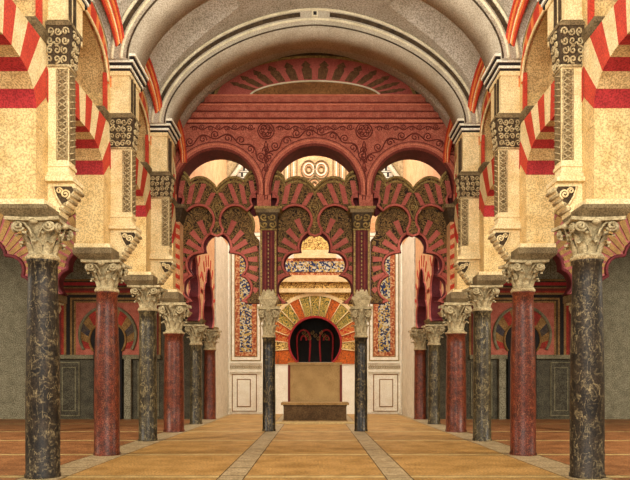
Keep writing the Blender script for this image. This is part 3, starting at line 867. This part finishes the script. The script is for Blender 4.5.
    for r_ in range(4):
        for k in range(4):
            rect(m, 232+k*5.6+(r_ % 2)*2, 235.6+k*5.6+(r_ % 2)*2, 161.5+r_*6, 165+r_*6, .1, 0)
        rect(m, 231, 254, 165.5+r_*6, 166.6+r_*6, .09, 0)
    m.build('lattice', white, t)
m = M()
m.box(bx_(228), bx_(402), DB-.04, DB+.01, bz_(232), bz_(120)); o = m.build('plaster_field', peach); tag(o, 'peach plaster field high on the far wall above the mosaics', 'plaster wall')
m = M()
t = thing('twin_arch_carving', 'cream carving of twin round loops with dark outline, in the central opening', 'carving', (0, DB-.05, bz_(190)))
for q in (-1, 1):
    for r, mi in ((7.5, 0), (5, 1), (2.6, 0)):
        m.tube([(q*6.2*sb+r*sb*math.cos(2*PI*k/24), DB-.08, bz_(170)+r*1.2*sb*math.sin(2*PI*k/24)) for k in range(24)], .04, 6, mi, True)
    for kk in range(6):
        m.tube([(q*(18+kk*3.2)*sb, DB-.08, bz_(196)), (q*(18+kk*3.2)*sb, DB-.08, bz_(160))], .035, 6, kk % 2)
m.tube([(u, DB-.08, v) for u, v in sp(0, 24, 0, bz_(184), .05, .35, 1.6)], .05, 6, 0)
m.build('carving', [latt, white2], t)

# mihrab
t = thing('mihrab', 'golden horseshoe-arched niche with a fan of coloured wedges behind the bench', 'mihrab', (0, DB, bz_(364)))
m = M()
cols = [0, 1, 2, 1, 3, 0, 2, 1, 3, 1, 2, 0, 3, 1, 2, 1, 0]
nF = 17
for k in range(nF):
    a0 = -27+234*k/nF; a1 = -27+234*(k+1)/nF
    pts = arcpts(315, 341, 45, a0, a1, 4)+arcpts(315, 343, 26.8, a0, a1, 4)[::-1]
    if k in (0, nF-1):
        q = 1 if k == 0 else -1
        low = [(315+q*21.5, 364), (315+q*41, 364)]
        pts = (low[::-1] if False else []) + (pts[:5]+[(315-41, 364), (315-16.5, 364)]+pts[5:] if k == nF-1 else [(315+16.5, 364), (315+41, 364)][::1]+pts)
    kk = min(k, nF-1-k)
    mi = [1, 2, 0, 0, 3, 3, 1, 3, 3][kk]
    m.prism([(bx_(a), bz_(b)) for a, b in pts], fr, DB-.06-(.02 if k % 2 else 0), DB+.01, mi)
m.build('wedge_fan', [fanr, fano, goldm, fang], t)
for k in range(1, nF):
    a = math.radians(-27+234*k/nF); m = M()
    m.tube([(bx_(315+r*math.cos(a)), DB-.09, bz_(y0_-r*math.sin(a))) for r, y0_ in ((27.5, 343), (44.5, 341))], .025, 5); m.build('fan_joint', cream2, t)
m = M(); m.prism([(bx_(a), bz_(b)) for a, b in arcpts(315, 341, 48.5, -29, 209, 50)+arcpts(315, 341, 45, -29, 209, 50)[::-1]], fr, DB-.10, DB+.01); m.build('outer_ring', cream2, t)
m = M(); m.prism([(bx_(a), bz_(b)) for a, b in arcpts(315, 343, 27, -48, 228, 50)+arcpts(315, 343, 25.2, -48, 228, 50)[::-1]], fr, DB-.12, DB+.2); m.build('inner_ring', redsof, t)
m = M()
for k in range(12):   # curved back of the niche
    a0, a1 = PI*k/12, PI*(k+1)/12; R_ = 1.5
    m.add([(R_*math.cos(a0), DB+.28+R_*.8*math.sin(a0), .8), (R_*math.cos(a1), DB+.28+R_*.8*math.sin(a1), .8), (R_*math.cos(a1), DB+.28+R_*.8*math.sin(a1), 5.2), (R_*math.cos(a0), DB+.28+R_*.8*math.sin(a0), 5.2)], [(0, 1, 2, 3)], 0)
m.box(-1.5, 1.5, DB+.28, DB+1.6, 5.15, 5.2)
for cx in (-12, 12):
    y = DB+1.2
    m.tube([((cx+u)*sb*.98, y-.1, bz_(v-7)) for u, v in [(-6, 368), (-7, 352)]+[(7*math.cos(a*PI/10), 344-9*math.sin(a*PI/10)) for a in range(10, -1, -1)]+[(7, 352), (6, 368)]], .05, 6, 1)
    m.tube([((cx+u)*sb*.98, y-.1, bz_(v-7)) for u, v in [(3*math.cos(a*PI/10), 346-5*math.sin(a*PI/10)) for a in range(10, -1, -1)]], .05, 6, 1)
for k in range(9): m.tube([((k-4)*3*sb+u, DB+1.05, bz_(331+3*(k % 3))+v) for u, v in sp(0, 10, 0, 0, .02, .12, 1.2)], .02, 4, 2)
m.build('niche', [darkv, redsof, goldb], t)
# friezes above the mihrab
def frieze(a, b, c, d_, pr, mt, label, nm='frieze'):
    m = M(); m.box(bx_(a), bx_(b), DB-pr, DB+.01, bz_(d_), bz_(c), 0)
    return tag(m.build(nm, mt), label, 'frieze')
m = M(); m.box(bx_(298), bx_(332), DB-.10, DB, bz_(251), bz_(228))
o = m.build('ornament_panel', goldm); tag(o, 'gold scroll panel at the crown of the central lobed arch', 'ornament panel')
frieze(294, 336, 251, 259, .28, cream2, 'plain cream moulding below the gold scroll panel', 'moulding')
frieze(286, 344, 259, 262, .16, brick, 'thin orange border over the blue and gold inscription band')
frieze(283, 347, 262, 272.5, .18, mosb, 'blue and gold mosaic inscription band above the mihrab')
frieze(283, 347, 272.5, 276, .14, brick, 'thin orange border under the inscription band')
frieze(276, 354, 276, 282.5, .26, cream2, 'broad cream moulding under the inscription band', 'moulding')
frieze(276, 354, 282.5, 289, .12, goldm, 'narrow gold scroll band over the mihrab arch')
frieze(270, 360, 289, 293, .22, cream2, 'lowest cream moulding just over the mihrab arch', 'moulding')
for sg in (-1, 1):
    m = M(sg)
    m.prism([(XO(a, DB), bz_(b)) for a, b in [(268, 293), (315, 293)]+[(630-p[0], p[1]) if False else (p[0], p[1]) for p in arcpts(315, 341, 48.5, 90, 176, 20)]+[(268, 340)]], fr, DB-.05, DB+.005)
    o = m.build('spandrel', goldm); tag(o, 'gold scrolled spandrel %s of the mihrab arch' % SIDE[sg], 'spandrel')

# altar block and bench
t = thing('altar_slab', 'upright tan stone block below the dark niche, behind the bench', 'stone block', (0, 27.3, 0))
gx, gz, sm = mp(27.0)
m = M(); m.box(gx(290), gx(340), 27.0, 27.9, 0, gz(365)); m.build('block', slabm, t, bevel=.02)
m = M(); m.box(gx(288), gx(342), 26.95, 27.95, gz(365), gz(362.5)); m.build('top_edge', slabm, t)
for q in (-1, 1):
    m = M(); m.box(q*26*sm-.05, q*26*sm+.05, 26.97, 27.1, 0, gz(365)); m.build('side_strip', scrdk, t, label='narrow dark red side strip')
t = thing('stone_bench', 'low brown stone chest-like bench with a projecting top at the end of the nave', 'bench', (0, 26.0, 0))
gx, gz, sm = mp(25.7)
m = M(); m.box(gx(283.5), gx(346.5), 25.7, 26.85, .06, gz(405)); m.build('body', benchd, t, bevel=.015)
m = M(); m.box(gx(281), gx(349), 25.6, 26.9, gz(405), gz(402.5)); m.build('top', bencht, t, bevel=.01)
m = M(); m.box(gx(282), gx(348), 25.62, 26.87, 0, .07); m.build('foot', bencht, t, bevel=.01)
m = M()
m.box(gx(283), gx(347), 25.68, 25.72, gz(406.3), gz(405))
m.build('panel_line', stoned, t)
m = M(); m.box(-1.75, 1.75, 24.75, 25.45, 0, .045, 0); o = m.build('floor_step', floorj); tag(o, 'low pale stone step on the floor in front of the bench', 'step')

# ------------------------------------------------------------ aisles
DA = 28.0
for sg in (-1, 1):
    nm = SIDE[sg]
    ax = lambda px: XO(px, DA)
    az = lambda py: Z(py, DA)
    m = M(sg); m.box(4.95, ax(57), DA, DA+.3, 0, 9.3, 0); m.box(ax(57), 15.2, DA, DA+.3, 0, 9.3, 1)
    struct(m.build('wall_%s' % ('northwest' if sg < 0 else 'northeast'), [dado, greyw]))
    m = M(sg); m.box(15.2, 15.5, 2, DA+.3, 0, 9.3); struct(m.build('wall_%s' % nm, greyw))
    m = M(sg); m.box(WB+.02, 15.5, 4.0, DA+.3, 9.3, 9.5); struct(m.build('ceiling', ceild))
    m = M(sg); m.box(ax(160), ax(40), DA-.02, DA, az(281), 9.3); o = m.build('upper_wall', greyw); tag(o, 'grey-beige plaster above the framed doorway in the %s aisle' % nm, 'plaster wall')
    t = thing('aisle_doorway', 'red horseshoe-arched dark doorway in nested frames at the end of the %s aisle' % nm, 'doorway', (sg*ax(109), DA, 0))
    def rect(m, a, b, c, d_, pr, mi=0): m.box(ax(b), ax(a), DA-pr, DA+.002, az(d_), az(c), mi)
    frames = [(57, 161, 287, .05, aisor), (59, 159, 288.5, .06, scrdk), (62, 156, 291, .07, aisred), (64.5, 153.5, 293, .08, aisor), (67, 151, 295, .09, black), (71, 147, 298, .10, aisor), (73, 145, 300, .11, stoned), (75, 143, 301.5, .12, aisor), (77, 141, 303, .13, scr)]
    for a, b, c, pr, mt in frames:
        m = M(sg); rect(m, a, b, c, 357, pr); m.build('frame_band', mt, t)
    m = M(sg); nF = 13
    for k in range(nF):
        a0 = -30+240*k/nF; a1 = -30+240*(k+1)/nF
        pts = arcpts(109, 335, 27, a0, a1, 3)+arcpts(109, 340, 18, a0, a1, 3)[::-1]
        m.prism([(ax(a), az(b)) for a, b in pts], fr, DA-.17, DA-.12, [0, 1, 2, 1][k % 4])
    m.build('wedge_fan', [aisred, aisor, aisbl], t)
    m = M(sg); m.tube([(ax(a), DA-.17, az(b)) for a, b in arcpts(109, 335, 28, -32, 212, 40)], .07, 6); m.build('arch_moulding', dadol, t)
    m = M(sg); m.prism([(ax(a), az(b)) for a, b in arcpts(109, 340, 18, -38, 218, 30)+[(95, 351), (95, 418.9), (123, 418.9), (123, 351)][:4]], fr, DA-.185, DA-.1, 0)
    m.build('dark_opening_plate', darkv, t)  # solid raised plate, coloured dark in place of an unlit opening
    m = M(sg); m.tube([(ax(a), DA-.19, az(b)) for a, b in arcpts(109, 340, 18, -38, 218, 30)], .05, 6); m.build('opening_edge', aisor, t)
    m = M(sg); rect(m, 57, 95, 355, 359, .22); rect(m, 124, 161, 355, 359, .22); m.build('shelf_moulding', dadol, t)
    for (a, b) in ((59, 80), (138, 159)):
        m = M(sg); rect(m, a, b, 362, 416, .06, 0); rect(m, a+1, b-1, 363, 415, .075, 1); rect(m, a+3.5, b-3.5, 367, 411, .085, 0); rect(m, a+4.5, b-4.5, 368, 410, .095, 1); m.build('dado_frame', [dadol, dado], t)
    m = M(sg); rect(m, 125.5, 132, 359, 419, .2, 0); m.build('pale_jamb', greyw, t)
    m = M(sg); rect(m, 50, 165, 281, 287.5, .16, 1); rect(m, 50, 165, 283, 286, .18, 0); rect(m, 50, 165, 280, 281.5, .24, 2); m.build('top_frieze', [redsof, stoned, aisor], t)
    # aisle arches on the line of the screen
    DM = 20.6; ux = lambda px: XO(px, DM); uz = lambda py: Z(py, DM)
    column(sg*ux(45), DM+.2, .21, .2, 3.4, uz(301), mgrey, 'slim grey column standing in the %s aisle, mostly hidden by the nearest nave column' % nm, 'columns in the aisles', name='aisle_column')
    m = M(sg); m.box(ux(45)-.45, ux(45)+.45, DM-.3, DM+.7, uz(301), uz(294)); o = m.build('impost_block', ledge); tag(o, 'grey impost block on the slim column in the %s aisle' % nm, 'impost')
    def aarch(cx, half, circ, who, top):
        w = lobed_outline(circ, circ[0][1]-circ[0][2]+.01, 294)
        inner = [(-a, b) for a, b in w[::-1]]+w[1:]
        t = thing('lobed_arch', 'rose and ochre cusped arch in the %s aisle, %s' % (nm, who), 'arch', (sg*ux(cx), DM, uz(294)), 'cusped arches in the aisles')
        f = lambda p: (ux(cx+p[0]), uz(p[1]))
        o_ = [(-half, 294)]+[(-half*math.cos(PI*k/30)**1 if True else 0, 0) for k in range(0)]
        ex = [(half*math.cos(PI-PI*k/40), 262-(262-top)*math.sin(PI*k/40)) for k in range(41)]
        outer = [(-half, 294)]+ex+[(half, 294)]
        m = M(sg); m.prism([f(p) for p in outer+inner[::-1]], fr, DM, DM+.45, 0, 1); m.build('panel', [rosep, dkred], t)
        m = M(sg); m.tube([fr(*f(p), DM-.01) for p in inner], .06, 6); m.build('lobe_edge', dkred, t)
        m = M(sg); m.tube([fr(*f(p), DM-.01) for p in ex], .06, 6); m.build('outer_edge', goldb, t)
        m = M(sg); n = 20
        for k in range(n):
            a = PI*(k+.5)/n; c, s_ = math.cos(a), math.sin(a)
            def hit(cnd):
                r = 4
                while r < 120:
                    if cnd(r*c, 275-r*s_*1.0): return r
                    r += .5
                return r
            def ins(x, y):
                ww = 0
                for (c0, c1, r_) in circ:
                    if abs(y-c1) < r_: ww = max(ww, c0+math.sqrt(r_*r_-(y-c1)**2))
                return abs(x) < ww
            r0 = hit(lambda x, y: not ins(x, y) and y < 268 or (not ins(x, y) and abs(x) > circ[-1][0])) + 2.5
            r1 = hit(lambda x, y: abs(x) > half or ((x/half)**2+(max(0, 262-y)/(262-top))**2 > 1)) - 2.5
            if r1-r0 < 4: continue
            w_ = 2.0; w2 = 3.2*r1/60
            m.prism([f((r0*c-w_*s_, 275-(r0*s_+w_*c))), f((r1*c-w2*s_, 275-(r1*s_+w2*c))), f((r1*c+w2*s_, 275-(r1*s_-w2*c))), f((r0*c+w_*s_, 275-(r0*s_-w_*c)))], fr, DM-.025, DM+.01)
        m.build('ochre_wedges', ochre, t)
    aarch(105, 62, [(0, 255, 18), (22, 266, 15), (33, 283, 14)], 'between the slim column and the screen', 205)
    aarch(-14, 62, [(0, 258, 20), (24, 270, 14), (34, 288, 12)], 'at the edge of the photo', 205)
    m = M(sg); m.box(WB+.02, 15.2, DM+.12, DM+.42, uz(225), 9.3); o = m.build('upper_wall', cream); tag(o, 'cream plaster above the cusped arches of the %s aisle' % nm, 'plaster wall')

# ------------------------------------------------------------ light and camera
w = bpy.data.worlds.new('world'); SC.world = w; w.use_nodes = True
bg = w.node_tree.nodes['Background']; bg.inputs[0].default_value = (1.0, .94, .83, 1); bg.inputs[1].default_value = 1.7
def area(name, loc, rot, sx, sy, e, col):
    l = bpy.data.lights.new(name, 'AREA'); l.shape = 'RECTANGLE'; l.size = sx; l.size_y = sy; l.energy = e; l.color = col
    o = bpy.data.objects.new(name, l); C.objects.link(o); o.location = loc; o.rotation_euler = rot; return o
area('front_fill', (0, -3, 6.5), (math.radians(84), 0, 0), 7, 6, 1500, (1, .95, .84))  # added fill from behind the camera, no visible source
area('chapel_fill', (0, 27, 14.8), (0, 0, 0), 7, 7, 1350, (1, .99, .93))  # added fill to brighten the chapel, stands in for an unseen skylight
def point(name, loc, e, r=.3):
    l = bpy.data.lights.new(name, 'POINT'); l.energy = e; l.color = (1, .93, .80); l.shadow_soft_size = r
    o = bpy.data.objects.new(name, l); C.objects.link(o); o.location = loc
point('nave_fill', (0, 6.0, 5.6), 520, .6)  # added point fill, no lamp hangs in the nave
point('nave_fill', (0, 12.4, 9.7), 480, .5)  # added point fill lifting the vault, kept out of view
for sg in (-1, 1):
    area('aisle_fill', (sg*13.5, 12, 6.5), (math.radians(72), 0, sg*math.radians(18)), 4, 4, 1700, (1, .93, .8))  # added fill aimed at the aisle end wall, source unseen
cam = bpy.data.cameras.new('camera'); cam.lens = 36; cam.sensor_width = 36; cam.sensor_fit = 'HORIZONTAL'
cam.shift_y = 143/630; cam.clip_end = 200
co = bpy.data.objects.new('camera', cam); C.objects.link(co); co.location = (0, 0, EYE); co.rotation_euler = (PI/2, 0, 0)
SC.camera = co
v = SC.view_settings; v.view_transform = 'Standard'; v.look = 'None'; v.gamma = 1; v.exposure = -.03; v.use_curve_mapping = False
